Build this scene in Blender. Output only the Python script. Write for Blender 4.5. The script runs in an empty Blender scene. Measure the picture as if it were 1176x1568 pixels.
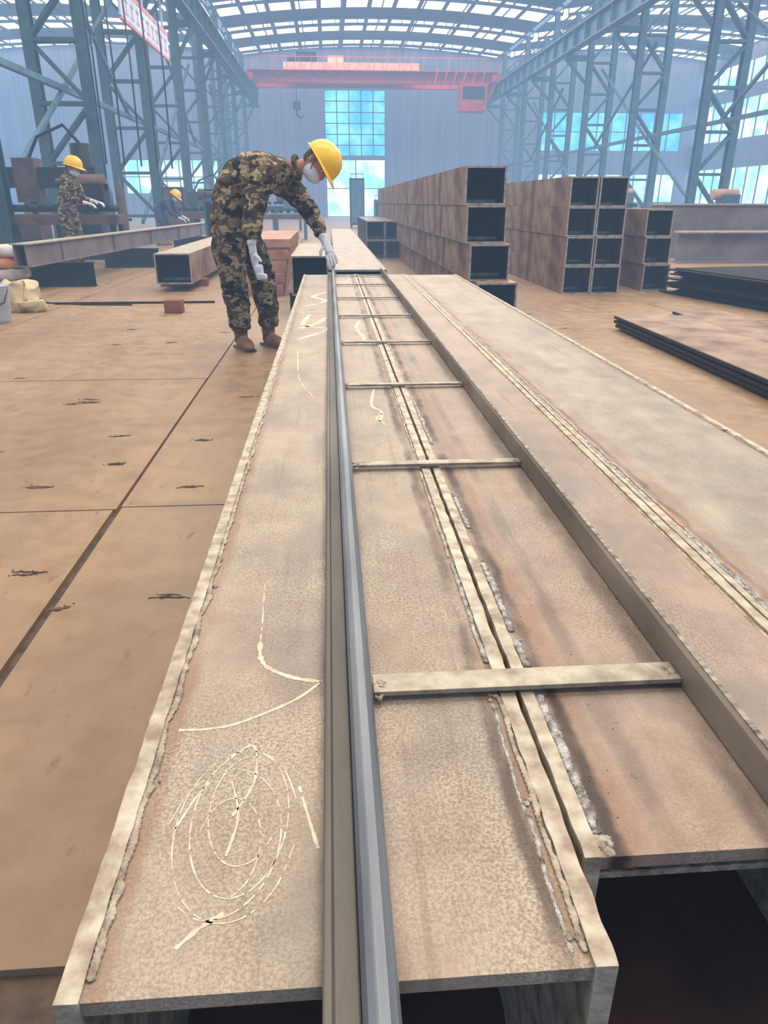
import bpy, bmesh, math, random
from mathutils import Vector, Matrix, noise as mn
random.seed(7)
scene=bpy.context.scene
D=bpy.data
# ---------------------------------------------------------------- helpers
class MB:
    def __init__(s): s.v=[];s.f=[];s.m=[];s.sm=[]
    def add(s,vs,fs,mi=0,smooth=False):
        o=len(s.v); s.v+= [tuple(p) for p in vs]
        for f in fs:
            s.f.append(tuple(i+o for i in f)); s.m.append(mi); s.sm.append(smooth)
    def box(s,x0,x1,y0,y1,z0,z1,mi=0):
        vs=[(x0,y0,z0),(x1,y0,z0),(x1,y1,z0),(x0,y1,z0),(x0,y0,z1),(x1,y0,z1),(x1,y1,z1),(x0,y1,z1)]
        s.add(vs,[(0,3,2,1),(4,5,6,7),(0,1,5,4),(1,2,6,5),(2,3,7,6),(3,0,4,7)],mi)
    def bar(s,p,q,w,h,mi=0,up=(0,0,1)):
        p=Vector(p);q=Vector(q);d=(q-p)
        if d.length<1e-6: return
        d.normalize();u=Vector(up)
        if abs(d.dot(u))>.99: u=Vector((0,1,0))
        sd=d.cross(u).normalized();u=sd.cross(d).normalized()
        vs=[]
        for e in (p,q):
            for a,b in ((-1,-1),(1,-1),(1,1),(-1,1)):
                vs.append(e+sd*(a*w/2)+u*(b*h/2))
        s.add(vs,[(0,1,2,3),(7,6,5,4),(0,4,5,1),(1,5,6,2),(2,6,7,3),(3,7,4,0)],mi)
    def tube(s,pts,rad,n=8,mi=0,flat=1.0,cap=True,smooth=True):
        pts=[Vector(p) for p in pts]
        if not hasattr(rad,'__len__'): rad=[rad]*len(pts)
        vs=[];fs=[]
        for i,p in enumerate(pts):
            a=pts[max(i-1,0)];b=pts[min(i+1,len(pts)-1)]
            d=(b-a).normalized();u=Vector((0,0,1))
            if abs(d.dot(u))>.97: u=Vector((0,1,0))
            sd=d.cross(u).normalized();u=sd.cross(d).normalized()
            for k in range(n):
                t=2*math.pi*k/n
                vs.append(p+sd*(math.cos(t)*rad[i])+u*(math.sin(t)*rad[i]*flat))
        for i in range(len(pts)-1):
            for k in range(n):
                a=i*n+k;b=i*n+(k+1)%n
                fs.append((a,b,b+n,a+n))
        if cap:
            fs.append(tuple(range(n-1,-1,-1)));o=(len(pts)-1)*n
            fs.append(tuple(o+k for k in range(n)))
        s.add(vs,fs,mi,smooth)
    def ell(s,c,r,mi=0,nu=16,nv=10,mat=None):
        vs=[];fs=[];c=Vector(c)
        for j in range(nv+1):
            ph=math.pi*j/nv
            for i in range(nu):
                t=2*math.pi*i/nu
                p=Vector((r[0]*math.sin(ph)*math.cos(t),r[1]*math.sin(ph)*math.sin(t),r[2]*math.cos(ph)))
                if mat: p=mat@p
                vs.append(c+p)
        for j in range(nv):
            for i in range(nu):
                a=j*nu+i;b=j*nu+(i+1)%nu
                fs.append((a,a+nu,b+nu,b))
        s.add(vs,fs,mi,True)
    def prof(s,pr,y0,y1,mi=0,ny=1,wob=0):
        n=len(pr);vs=[];fs=[]
        for j in range(ny+1):
            y=y0+(y1-y0)*j/ny
            for (x,z) in pr: vs.append((x,y,z))
        for j in range(ny):
            for i in range(n):
                a=j*n+i;b=j*n+(i+1)%n
                fs.append((a,a+n,b+n,b))
        fs.append(tuple(range(n)));fs.append(tuple(reversed([ny*n+i for i in range(n)])))
        s.add(vs,fs,mi)
    def build(s,name,mats,bevel=0,parent=None,mw=None):
        me=D.meshes.new(name);me.from_pydata(s.v,[],s.f)
        for m in mats: me.materials.append(m)
        for i,p in enumerate(me.polygons):
            p.material_index=s.m[i];p.use_smooth=s.sm[i]
        bm=bmesh.new();bm.from_mesh(me);bmesh.ops.recalc_face_normals(bm,faces=bm.faces);bm.to_mesh(me);bm.free()
        o=D.objects.new(name,me);scene.collection.objects.link(o)
        if bevel:
            b=o.modifiers.new('bevel','BEVEL');b.width=bevel;b.segments=2;b.limit_method='ANGLE';b.angle_limit=math.radians(40)
        if parent: o.parent=parent
        if mw is not None: o.matrix_world=mw
        return o
def lin(r,g,b):
    def c(x):
        x/=255.; return x/12.92 if x<=.04045 else ((x+.055)/1.055)**2.4
    return (c(r),c(g),c(b),1)
def nt(name):
    m=D.materials.new(name);m.use_nodes=True;t=m.node_tree;t.nodes.clear()
    o=t.nodes.new('ShaderNodeOutputMaterial');b=t.nodes.new('ShaderNodeBsdfPrincipled')
    t.links.new(b.outputs[0],o.inputs[0]);return m,t,b
def noise(t,co,scale,det=4,rough=.55):
    n=t.nodes.new('ShaderNodeTexNoise');n.inputs['Scale'].default_value=scale;n.inputs['Detail'].default_value=det;n.inputs['Roughness'].default_value=rough
    t.links.new(co,n.inputs['Vector']);return n.outputs[0]
def ramp(t,fac,stops,interp='LINEAR'):
    r=t.nodes.new('ShaderNodeValToRGB');r.color_ramp.interpolation=interp
    e=r.color_ramp.elements
    while len(e)<len(stops): e.new(.5)
    for i,(p,c) in enumerate(stops): e[i].position=p;e[i].color=c if len(c)==4 else (*c,1)
    t.links.new(fac,r.inputs[0]);return r.outputs[0]
def mix(t,fac,a,b,mode='MIX'):
    m=t.nodes.new('ShaderNodeMix');m.data_type='RGBA';m.blend_type=mode
    if hasattr(fac,'links'): t.links.new(fac,m.inputs[0])
    else: m.inputs[0].default_value=fac
    for x,i in ((a,6),(b,7)):
        if hasattr(x,'links'): t.links.new(x,m.inputs[i])
        else: m.inputs[i].default_value=x
    return m.outputs[2]
def math_(t,op,a,b=None,c=None):
    m=t.nodes.new('ShaderNodeMath');m.operation=op
    for i,x in enumerate((a,b,c)):
        if x is None: continue
        if hasattr(x,'links'): t.links.new(x,m.inputs[i])
        else: m.inputs[i].default_value=x
    return m.outputs[0]
def bump(t,b,h,st,dist=.01):
    n=t.nodes.new('ShaderNodeBump');n.inputs['Strength'].default_value=st;n.inputs['Distance'].default_value=dist
    t.links.new(h,n.inputs['Height']);t.links.new(n.outputs[0],b.inputs['Normal'])
def co_(t,stretch=None):
    c=t.nodes.new('ShaderNodeTexCoord').outputs['Object']
    if stretch:
        m=t.nodes.new('ShaderNodeMapping');m.inputs['Scale'].default_value=stretch
        t.links.new(c,m.inputs[0]);c=m.outputs[0]
    return c
def M(name,c1,c2=None,rough=.6,metal=0,scale=6,bst=.15,bsc=60,stretch=None,lo=.35,hi=.65,spec=.5):
    m,t,b=nt(name);co=co_(t,stretch)
    c2=c2 or tuple(x*.75 for x in c1[:3])+(1,)
    n=noise(t,co,scale,6)
    t.links.new(ramp(t,n,[(lo,c1),(hi,c2)]),b.inputs['Base Color'])
    b.inputs['Roughness'].default_value=rough;b.inputs['Metallic'].default_value=metal
    b.inputs['Specular IOR Level'].default_value=spec
    if bst: bump(t,b,noise(t,co,bsc,3),bst,.004)
    return m
def EM(name,c,st,c2=None,scale=1):
    m=D.materials.new(name);m.use_nodes=True;t=m.node_tree;t.nodes.clear()
    o=t.nodes.new('ShaderNodeOutputMaterial');e=t.nodes.new('ShaderNodeEmission');e.inputs[1].default_value=st
    if c2: t.links.new(ramp(t,noise(t,co_(t),scale,4),[(.4,c),(.6,c2)]),e.inputs[0])
    else: e.inputs[0].default_value=c
    t.links.new(e.outputs[0],o.inputs[0])
    try: m.cycles.emission_sampling='NONE'
    except Exception: pass
    return m
# ---------------------------------------------------------------- materials
def plate_mat(name,base,base2,stains,flecks=.6,seed=0):
    m,t,b=nt(name);co=co_(t)
    big=noise(t,co_(t,(3,1,1)),2.2+seed,5,.6)
    col=ramp(t,big,[(.34,base),(.66,base2)])
    sp=noise(t,co,330,4,.8)
    spm=ramp(t,sp,[(.42,(0,0,0)),(.58,(1,1,1))])
    dark=mix(t,1.0,col,(.55,.52,.50,1),'MULTIPLY')
    lite=mix(t,.5,col,lin(226,216,198))
    f=mix(t,spm,dark,lite)
    # speckle fades in and out in patches, leaving smoother mill scale between
    pat=ramp(t,noise(t,co_(t,(1.5,.8,1)),3.3+seed,4,.6),[(.38,(.25,.25,.25)),(.60,(1,1,1))])
    col=mix(t,math_(t,'MULTIPLY',pat,flecks),col,f)
    mid=noise(t,co,14,6,.7)
    col=mix(t,.55,col,ramp(t,mid,[(.34,(.58,.49,.44,1)),(.6,(1,1,1,1))]),'MULTIPLY')
    pt=noise(t,co_(t,(1.5,.8,1)),5.5,4,.6)
    col=mix(t,ramp(t,pt,[(.50,(0,0,0)),(.68,(.6,.6,.6))]),col,lin(136,126,120))
    st=noise(t,co_(t,(38,1.2,1)),1.6,5,.65)
    col=mix(t,ramp(t,st,[(.56,(0,0,0)),(.72,(.35,.35,.35))]),col,lin(116,92,78))
    sx=t.nodes.new('ShaderNodeSeparateXYZ');t.links.new(co,sx.inputs[0])
    wob=math_(t,'MULTIPLY',math_(t,'SUBTRACT',noise(t,co,13,5,.7),.5),.026)
    xx=math_(t,'ADD',sx.outputs[0],wob)
    for (xs,w,c,a) in stains:
        dd=math_(t,'ABSOLUTE',math_(t,'SUBTRACT',xx,xs))
        mr=t.nodes.new('ShaderNodeMapRange');mr.interpolation_type='SMOOTHSTEP'
        mr.inputs[1].default_value=w*.2;mr.inputs[2].default_value=w;mr.inputs[3].default_value=a;mr.inputs[4].default_value=0
        t.links.new(dd,mr.inputs[0])
        nn=ramp(t,noise(t,co_(t,(2,.8,1)),6+xs*7,4,.6),[(.36,(.15,.15,.15)),(.56,(1,1,1))])
        fac=math_(t,'MULTIPLY',mr.outputs[0],nn)
        col=mix(t,fac,col,c)
    t.links.new(col,b.inputs['Base Color'])
    t.links.new(ramp(t,mid,[(.3,(.34,.34,.34)),(.7,(.54,.54,.54))]),b.inputs['Roughness']);b.inputs['Metallic'].default_value=.08
    h=math_(t,'ADD',sp,math_(t,'MULTIPLY',mid,.7))
    bump(t,b,h,.5,.003);return m
rust=lin(142,94,64);dark_brown=lin(64,50,45);orange=lin(196,116,58)  # darkest tone: weld burn around beads, plus darker lengthwise bands by the rails
m_p1=plate_mat('steel_plate_a',lin(190,171,150),lin(170,149,134),[(.155,.018,rust,.55),(-.165,.014,rust,.5),(.145,.012,dark_brown,.75),(.165,.006,dark_brown,.5),(-.01,.018,dark_brown,.45)],.85)
m_p2=plate_mat('steel_plate_b',lin(182,158,142),lin(166,140,124),[(.224,.034,rust,.5),(.215,.013,dark_brown,.95),(.515,.02,orange,.5),(.345,.018,dark_brown,.5),(.262,.016,dark_brown,.35)],.7,.5)
m_p3=plate_mat('steel_plate_c',lin(184,168,150),lin(160,142,128),[(.543,.018,orange,.9),(.557,.008,dark_brown,.7),(.575,.03,rust,.35),(.875,.018,rust,.5)],.5,1)
m_web=M('web_plate_edge',lin(202,190,170),lin(144,124,106),.5,.1,38,.4,90)
m_wface=M('web_face',lin(120,96,80),lin(88,66,54),.6,.1,5)
m_in=M('rusty_interior',lin(104,62,46),lin(64,40,34),.8,0,6)
m_bead=M('weld_bead',lin(196,194,192),lin(108,98,90),.40,.45,90,.8,320)
m_beadg=M('weld_bead_weathered',lin(192,180,162),lin(132,114,98),.48,.25,60,.7,260)
m_rail=M('worn_steel',lin(150,154,160),lin(104,108,116),.48,.4,14,.15,80,(1,.12,1))
m_raild=M('dull_steel',lin(104,97,90),lin(66,60,56),.5,.3,8,.2,90,(1,.2,1))
m_railr=M('weathered_angle_steel',lin(152,136,122),lin(102,88,80),.5,.25,8,.2,90,(1,.4,1))
m_bar=M('flat_bar_steel',lin(182,172,154),lin(132,118,102),.45,.3,30,.3,120)
m_barc=M('cut_edge_steel',lin(182,172,158),lin(100,90,80),.5,.4,60,.6,300,(.2,2,1))
m_chalk=M('chalk',lin(226,214,192),lin(204,188,164),.9,0,60,.2,200)
m_dark=M('gap_dark',lin(26,20,18),lin(16,12,10),.9)
def floor_mat():
    m,t,b=nt('tan_floor_plate');co=co_(t)
    n1=noise(t,co_(t,(1.6,.5,1)),1.1,5,.6);n2=noise(t,co,9,6,.65)
    col=ramp(t,n1,[(.3,lin(168,138,106)),(.5,lin(156,125,94)),(.7,lin(136,108,84))])
    col=mix(t,.5,col,ramp(t,n2,[(.35,(.6,.53,.46,1)),(.6,(1,1,1,1))]),'MULTIPLY')
    n3=noise(t,co_(t,(1,.35,1)),26,3,.6)
    col=mix(t,ramp(t,n3,[(.62,(0,0,0)),(.72,(.7,.7,.7))]),col,lin(112,84,64))
    n4=noise(t,co_(t,(.5,1.6,1)),2.4,4,.6)
    col=mix(t,ramp(t,n4,[(.54,(0,0,0)),(.72,(.6,.6,.6))]),col,lin(122,104,90))
    t.links.new(col,b.inputs['Base Color']);t.links.new(ramp(t,n2,[(.3,(.34,.34,.34)),(.7,(.58,.58,.58))]),b.inputs['Roughness'])
    bump(t,b,n2,.18,.01);return m
m_floor=floor_mat()
m_conc=M('concrete_ground',lin(104,84,68),lin(66,54,46),.9,0,20,.8,60)
m_colr=M('rusty_box_side',lin(164,138,118),lin(106,78,64),.6,.1,3,.15,50)
m_coledge=M('box_cut_edge',lin(190,184,176),lin(136,120,108),.5,.3,12)
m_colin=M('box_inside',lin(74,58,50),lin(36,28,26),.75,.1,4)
m_black=M('mill_scale_steel',lin(42,36,34),lin(25,22,22),.5,.3,6)
m_purple=M('primed_grey_beam',lin(140,126,124),lin(112,96,94),.55,.1,2)
m_green=M('teal_painted_steel',lin(50,86,92),lin(32,60,68),.55,.1,3)
m_blue=M('blue_painted_steel',lin(76,114,138),lin(56,90,114),.55,.1,3)
m_red=M('red_crane_paint',lin(206,62,58),lin(170,46,46),.5,0,3)
m_cream=M('cream_crane_paint',lin(206,160,132),lin(186,128,108),.5,0,3)
m_wall=M('blue_grey_wall_sheet',lin(132,142,174),lin(112,122,156),.7,0,.6,.2,3,(6,1,.2))
m_roof=M('roof_sheet',lin(104,124,142),lin(84,104,124),.7,0,1)
m_sky=EM('skylight_panel',(1,.96,.88,1),5.2,(1,.76,.42,1),.5)
m_win=EM('window_daylight',(.03,.46,1,1),2.0,(.25,.78,1,1),.5)
m_door=EM('doorway_daylight',(.75,.95,1,1),2.6,(.22,.70,.95,1),.6)
m_yel=M('yellow_helmet_plastic',lin(244,192,18),lin(232,176,10),.3,0,3,0)
m_glove=M('white_cotton_glove',lin(226,224,226),lin(196,196,204),.9,0,12,.5,160)
m_skin=M('skin',lin(190,132,104),lin(172,112,88),.55,0,20,.05)
m_hair=M('black_hair',lin(30,26,26),lin(18,16,16),.6,0,40)
m_mask=M('face_mask_cloth',lin(222,222,230),lin(202,204,214),.85,0,10)
m_shoe=M('suede_work_shoe',lin(146,100,70),lin(110,74,50),.85,0,14)
m_blues=M('blue_workwear',lin(54,70,100),lin(38,50,78),.85,0,8,.3,30)
m_sack=M('woven_sack',lin(226,220,208),lin(200,188,172),.8,0,8,.5,120)
m_orng=M('orange_print',lin(224,120,70),lin(214,150,110),.8,0,8)
m_ysheet=M('cream_plastic_bag',lin(220,202,164),lin(186,160,122),.6,0,6,.5,25)
m_bucket=M('white_bucket',lin(206,214,220),lin(180,188,194),.5,0,4)
m_brown=M('rust_brown_machine',lin(108,74,58),lin(72,50,42),.6,0,4)
m_sign1=M('pink_sign_board',lin(226,160,170),lin(214,110,124),.6,0,3)
m_sign2=M('white_sign_board',lin(214,224,240),lin(190,206,230),.6,0,1)
m_wood=M('timber_block',lin(150,92,62),lin(120,70,48),.8,0,10)
m_pinkplate=M('primer_red_plate',lin(188,146,122),lin(150,98,74),.6,0,4)
def camo():
    m,t,b=nt('camouflage_cloth');co=co_(t,(1,1,1.5))
    a=noise(t,co,10,2,.5)
    off=t.nodes.new('ShaderNodeVectorMath');off.operation='ADD';off.inputs[1].default_value=(5.2,3.1,7.7);t.links.new(co,off.inputs[0])
    c=noise(t,off.outputs[0],12,2,.5)
    off2=t.nodes.new('ShaderNodeVectorMath');off2.operation='ADD';off2.inputs[1].default_value=(-8,9,2);t.links.new(co,off2.inputs[0])
    d=noise(t,off2.outputs[0],14,2,.5)
    col=ramp(t,a,[(0,lin(168,144,110)),(.47,lin(92,84,60)),(.57,lin(142,118,86))],'CONSTANT')
    col=mix(t,ramp(t,c,[(0,(0,0,0)),(.53,(1,1,1))],'CONSTANT'),col,lin(74,56,42))
    col=mix(t,ramp(t,d,[(0,(0,0,0)),(.56,(1,1,1))],'CONSTANT'),col,lin(24,22,22))
    t.links.new(col,b.inputs['Base Color']);b.inputs['Roughness'].default_value=.9
    bump(t,b,noise(t,co,16,4,.6),.7,.035);return m
m_camo=camo()
# ---------------------------------------------------------------- camera
f=1100.0;th=math.atan(474/f);ph=math.atan(85*math.cos(th)/f)
s_,c_=math.sin(th),math.cos(th);sp,cp=math.sin(ph),math.cos(ph)
Fv=Vector((sp*c_,cp*c_,-s_));Rv=Vector((cp,-sp,0));Uv=Vector((sp*s_,cp*s_,c_))
cam=D.cameras.new('camera');co=D.objects.new('camera',cam);scene.collection.objects.link(co)
cam.sensor_fit='VERTICAL';cam.sensor_height=36;cam.lens=f/1568*36;cam.clip_start=.02;cam.clip_end=300
mw=Matrix((Rv,Uv,-Fv)).transposed().to_4x4();mw.translation=(0,0,1.0);co.matrix_world=mw
scene.camera=co
# ---------------------------------------------------------------- floor
mb=MB()
mb.box(-26,30,-6,62,-.05,-.014,1)
def plate(x0,x1,y0,y1): mb.box(x0,x1,y0,y1,-.014,0,0)
plate(-2.80,-.792,.715,2.40);plate(-2.80,-.783,2.408,4.472);plate(-.765,1.30,.715,2.42);plate(-.770,1.30,2.428,8.18);plate(-2.80,-.780,4.484,8.18)
plate(-4.9,-2.808,.2,6.2);plate(-4.9,-2.808,6.21,12.2)
plate(1.308,3.4,.715,6.5);plate(3.408,5.6,.715,6.5);plate(5.608,9,.715,6.5)
for ix,(xa,xb) in enumerate([(-12,-9),(-8.99,-4.91),(-4.895,-2.808),(-2.795,-.78),(-.77,1.3),(1.308,3.4),(3.408,5.6),(5.608,9),(9.01,30)]):
    y=8.19 if ix>3 else 12.21
    if ix==3: y=8.19
    if ix in(5,6,7,8): y=6.508
    while y<61:
        y2=min(y+6,61.5);plate(xa,xb,y,y2);y=y2+.008
plate(-26,-12.01,-5,61);plate(-11.99,-4.91,-5,12.2);plate(9.01,30,-5,6.5)
mb.build('floor',[m_floor,m_conc])
mb=MB()
for (x,y) in [(-1.93,4.55),(-1.35,3.99),(-1.42,3.9),(-.56,2.61),(-.91,1.94),(-1.14,2.65),(-.91,2.90),(-.48,3.99),(-.47,1.77),(-.74,1.73),(-1.64,5.68),(-1.25,5.75),(-1.7,6.4),(-2.1,3.6),(1.5,5.2),(2.0,6.2),(1.9,7.1),(-1.0,3.3),(-1.5,3.1),(-1.6,7.2),(-.9,6.2),(-1.33,3.93),(-1.2,2.2),(-.6,3.2)]:
    a=random.uniform(-.3,.3);L=random.uniform(.03,.07)
    for q in range(3):
        pts=[];r=[];oy=random.uniform(-.014,.014);ox=random.uniform(-.02,.02)
        for i in range(9):
            u=i/8-.5;pts.append((x+ox+math.cos(a)*u*L*1.5,y+oy+math.sin(a)*u*L*1.6+random.uniform(-.004,.004),.001));r.append((.002+.006*random.random())*(1-abs(u)*1.6))
        mb.tube(pts,r,6,0,.6)
    for k in range(4): mb.ell((x+random.uniform(-.06,.06),y+random.uniform(-.02,.02),.0),(.004,.003,.003),0,6,4)
mb.build('floor_weld_scars',[M('burnt_scar',lin(112,82,60),lin(66,48,38),.8)])
# ---------------------------------------------------------------- main box columns (worked on)
ZT=.53;ZB=.185
def bead(mb,x,y0,y1,r,z=ZT,mi=0,seed=0,xj=.0015,step=None):
    ys=[];y=y0
    while y<y1:
        ys.append(y);y+=.0014 if y<1.3 else (.006 if y<2.5 else .03)
    ys.append(y1);pts=[];rr=[]
    for y in ys:
        k=mn.noise(Vector((y*90,seed,1)));k2=mn.noise(Vector((y*20,seed,5)))
        rip=.26*abs(math.sin(y*math.pi/.0055+k*2))
        pts.append((x+k2*xj*1.6+k*xj*.6,y,z));rr.append(max(.0007,r*(.62+.38*k+.34*k2+rip)))
    rr[0]*=.4;rr[-1]*=.4
    mb.tube(pts,rr,8,mi,.40)
def blob(mb,x,y,z,r,mi=0,n=7):
    for i in range(n):
        mb.ell((x+random.uniform(-r,r)*.8,y+random.uniform(-r,r)*.9,z),(r*random.uniform(.25,.55),r*random.uniform(.25,.55),r*random.uniform(.15,.32)),mi,10,6)
def box_col(name,xa,xb,ya,yb,mp,tw=.014,recess=0.0):
    mb=MB()
    for (a,b) in ((xa,xa+tw),(xb-tw,xb)):
        ys=[ya-.002];
        while ys[-1]<yb: ys.append(ys[-1]+(.008 if ys[-1]<1.6 else .1))
        ys[-1]=yb
        vs=[];fs=[]
        for y in ys:
            w1=mn.noise(Vector((y*45,a*30,2)))*.0014;w2=mn.noise(Vector((y*45,b*30,7)))*.0014;zz=mn.noise(Vector((y*20,a*9,3)))*.0008
            vs+=[(a+w1,y,ZB),(b+w2,y,ZB),(b+w2,y,ZT+zz),(a+w1,y,ZT-zz)]
        n=len(ys)
        for i in range(n-1):
            for k in range(4):
                p=i*4+k;q=i*4+(k+1)%4;fs.append((p,q,q+4,p+4))
        fs.append((0,3,2,1));o=(n-1)*4;fs.append((o,o+1,o+2,o+3))
        mb.add(vs,fs,1)
    mb.box(xa+tw,xb-tw,ya,yb,ZT-.016,ZT-.003,0)
    mb.box(xa+tw,xb-tw,ya,yb,ZB,ZB+.012,2)
    mb.box(xa+tw,xa+tw+.025,ya+.006,yb,ZT-.024,ZT-.0165,2);mb.box(xb-tw-.025,xb-tw,ya+.006,yb,ZT-.024,ZT-.0165,2)
    for yy in (ya+.75,ya+2.2,ya+3.7):
        mb.box(xa+tw+.001,xb-tw-.001,yy,yy+.01,ZB+.013,ZT-.025,2)
    return mb
mb=box_col('x',-.19,.1800,.312,5.39,m_p1,.0155)
bead(mb,-.1715,.325,5.3,.0042,ZT-.0015,4,1,.002)
bead(mb,.1615,.322,.60,.0036,ZT-.0015,4,2,.002);bead(mb,.152,.322,.60,.0024,ZT-.003,3,31,.002)
bead(mb,.161,.66,.90,.004,ZT-.002,3,3);bead(mb,.160,.92,1.28,.0036,ZT-.002,4,4);bead(mb,.161,1.4,5.3,.003,ZT-.002,4,4)
for y in (.332,.46,.60): blob(mb,.156,y,ZT-.002,.006,4)
for y in (.86,.5,1.4,1.9): blob(mb,-.168,y,ZT-.002,.005,3)
for i in range(60):
    x=random.choice((-1,1));xx=(.15 if x>0 else -.155)+random.gauss(0,.018);mb.ell((xx,random.uniform(.34,1.6),ZT-.003),(.0009,.0009,.0008),3,6,4)
mb.build('steel_box_column',[m_p1,m_web,m_in,m_bead,m_beadg],.0012)
mb=box_col('x',.1855,.522,.398,5.37,m_p2,.014)
bead(mb,.2045,.42,.60,.0060,ZT-.002,3,7);bead(mb,.205,.65,.70,.0058,ZT-.002,3,8);bead(mb,.2055,.72,.90,.0056,ZT-.002,3,9)
bead(mb,.206,1.02,1.15,.005,ZT-.002,3,10);bead(mb,.2055,1.45,1.8,.005,ZT-.002,4,12);bead(mb,.204,2.2,5.2,.003,ZT-.003,4,13)
blob(mb,.204,.410,ZT-.003,.009,4,18)
for y in (.70,.90,1.16): blob(mb,.205,y,ZT-.002,.006,3)
bead(mb,.504,.6,5.2,.003,ZT-.003,4,14)
for i in range(90): mb.ell((.213+abs(random.gauss(0,.03)),random.uniform(.42,1.9),ZT-.003),(.0010,.0010,.0009),3,6,4)
mb.box(.2,.505,.402,.43,ZT-.031,ZT-.0245,4)
mb.build('steel_box_column',[m_p2,m_web,m_in,m_bead,m_beadg],.0012)
mb=box_col('x',.525,.892,.36,5.33,m_p3,.014)
bead(mb,.538,.55,.98,.0052,ZT,3,20,.003);bead(mb,.536,1.1,1.45,.0045,ZT,3,21);bead(mb,.535,1.6,2.1,.0045,ZT,3,22)
bead(mb,.532,2.5,3.3,.004,ZT,4,23);bead(mb,.546,.5,5.2,.003,ZT-.002,4,24);bead(mb,.876,.6,5.2,.003,ZT-.002,4,25)
for y in (.62,.8,.97,1.3,1.52,2.1,2.9): blob(mb,.540,y,ZT-.001,.007,4,7)
for y in (1.5,2.0,2.6): blob(mb,.88,y,ZT,.007,3,4)
mb.build('steel_box_column',[m_p3,m_web,m_in,m_bead,m_beadg],.0012)
def hbeam(mb,x0,x1,y,z0,z1,w=.12,mi=0):
    mb.box(x0,x1,y-w/2,y+w/2,z0,z0+.012,mi);mb.box(x0,x1,y-w/2,y+w/2,z1-.012,z1,mi);mb.box(x0,x1,y-.005,y+.005,z0+.012,z1-.012,mi)
for (x0,y) in ((-.215,1.02),(-.26,3.35),(-.24,5.1)):
    mb=MB();hbeam(mb,x0,.95,y,.0,ZB-.001);mb.build('support_i_beam',[m_black],.001)
# ---------------------------------------------------------------- rails & cross bars
mb=MB();sx=-.008
mb.prof([(-.010+sx,ZT+.0005),(-.010+sx,ZT+.009),(-.004+sx,ZT+.0095),(-.002+sx,ZT+.007),(.0145+sx,ZT+.0085),(.0145+sx,ZT+.0005)],.12,5.45,1)
mb.prof([(.0148+sx,ZT+.0005),(.0148+sx,ZT+.022),(.018+sx,ZT+.030),(.024+sx,ZT+.0335),(.031+sx,ZT+.032),(.036+sx,ZT+.026),(.0385+sx,ZT+.016),(.0395+sx,ZT+.0005)],.12,5.45,0)
o=mb.build('angle_steel_rail',[m_rail,m_raild],.0018)
mb=MB()
mb.prof([(.358,ZT+.0005),(.358,ZT+.036),(.361,ZT+.040),(.3665,ZT+.040),(.3665,ZT+.0065),(.395,ZT+.005),(.395,ZT+.0005)],.28,5.42,0)
mb.prof([(.3612,ZT+.0401),(.3612,ZT+.0418),(.3665,ZT+.0418),(.3665,ZT+.0401)],.28,5.42,1)
mb.build('angle_steel_rail',[m_railr,m_barc])
for i,y in enumerate((.617,1.305,1.965,2.63,3.29,3.95,4.62,5.2)):
    w=.0155 if i==0 else .011
    mb=MB();mb.box(.0322,.3575,y-w,y+w,ZT+.004,ZT+.0095,0)
    blob(mb,.038,y,ZT+.009,.0075,1,9);blob(mb,.351,y,ZT+.009,.0075,1,9)
    mb.tube([(.033,y-.018,ZT+.006),(.038,y-.020,ZT+.004),(.042,y-.014,ZT+.006)],[.002,.003,.002],6,1)
    mb.build('flat_cross_bar',[m_bar,m_beadg],.001)
# ---------------------------------------------------------------- chalk marks
mb=MB()
def ribbon(pts,w,z=ZT-.0027,gap=.25):
    P=[];n=len(pts)
    for i in range(n-1):
        for k in range(8):
            u=k/8;p0=pts[max(i-1,0)];p1=pts[i];p2=pts[i+1];p3=pts[min(i+2,n-1)]
            P.append(tuple(.5*((2*p1[j])+(-p0[j]+p2[j])*u+(2*p0[j]-5*p1[j]+4*p2[j]-p3[j])*u*u+(-p0[j]+3*p1[j]-3*p2[j]+p3[j])*u**3) for j in(0,1)))
    P.append(pts[-1]);vs=[];fs=[]
    for i,p in enumerate(P):
        a=P[max(i-1,0)];b=P[min(i+1,len(P)-1)];d=Vector((b[0]-a[0],b[1]-a[1]));
        if d.length<1e-9: d=Vector((1,0))
        d.normalize();ww=w*(.4+.8*random.random())/2
        vs.append((p[0]-d.y*ww,p[1]+d.x*ww,z));vs.append((p[0]+d.y*ww,p[1]-d.x*ww,z))
    for i in range(len(P)-1):
        if random.random()>gap: fs.append((2*i,2*i+1,2*i+3,2*i+2))
    mb.add(vs,fs,0)
ribbon([(-.100,.86),(-.096,.78),(-.094,.72)],.002,gap=.4)
ribbon([(-.094,.72),(-.091,.69),(-.080,.668),(-.050,.648),(-.022,.640)],.006,gap=0)
ribbon([(-.022,.640),(-.050,.61),(-.10,.58),(-.13,.572),(-.160,.572)],.004,gap=.03)
for (cx,cy,rx,ry,a0,n) in ((-.09,.45,.050,.088,.3,12),(-.088,.46,.040,.078,2.0,12),(-.10,.44,.047,.075,4.0,11),(-.085,.47,.030,.060,1.0,10),(-.095,.43,.026,.05,5,9)):
    ribbon([(cx+rx*math.cos(a0+i*.52),cy+ry*math.sin(a0+i*.52)) for i in range(n)],.0015,gap=.2)
ribbon([(-.105,.53),(-.085,.545),(-.08,.50),(-.095,.46)],.003,gap=.1);ribbon([(-.12,.345),(-.105,.36),(-.09,.37)],.004,gap=0);ribbon([(-.04,.49),(-.03,.45),(-.022,.42)],.003,gap=.1)
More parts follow.
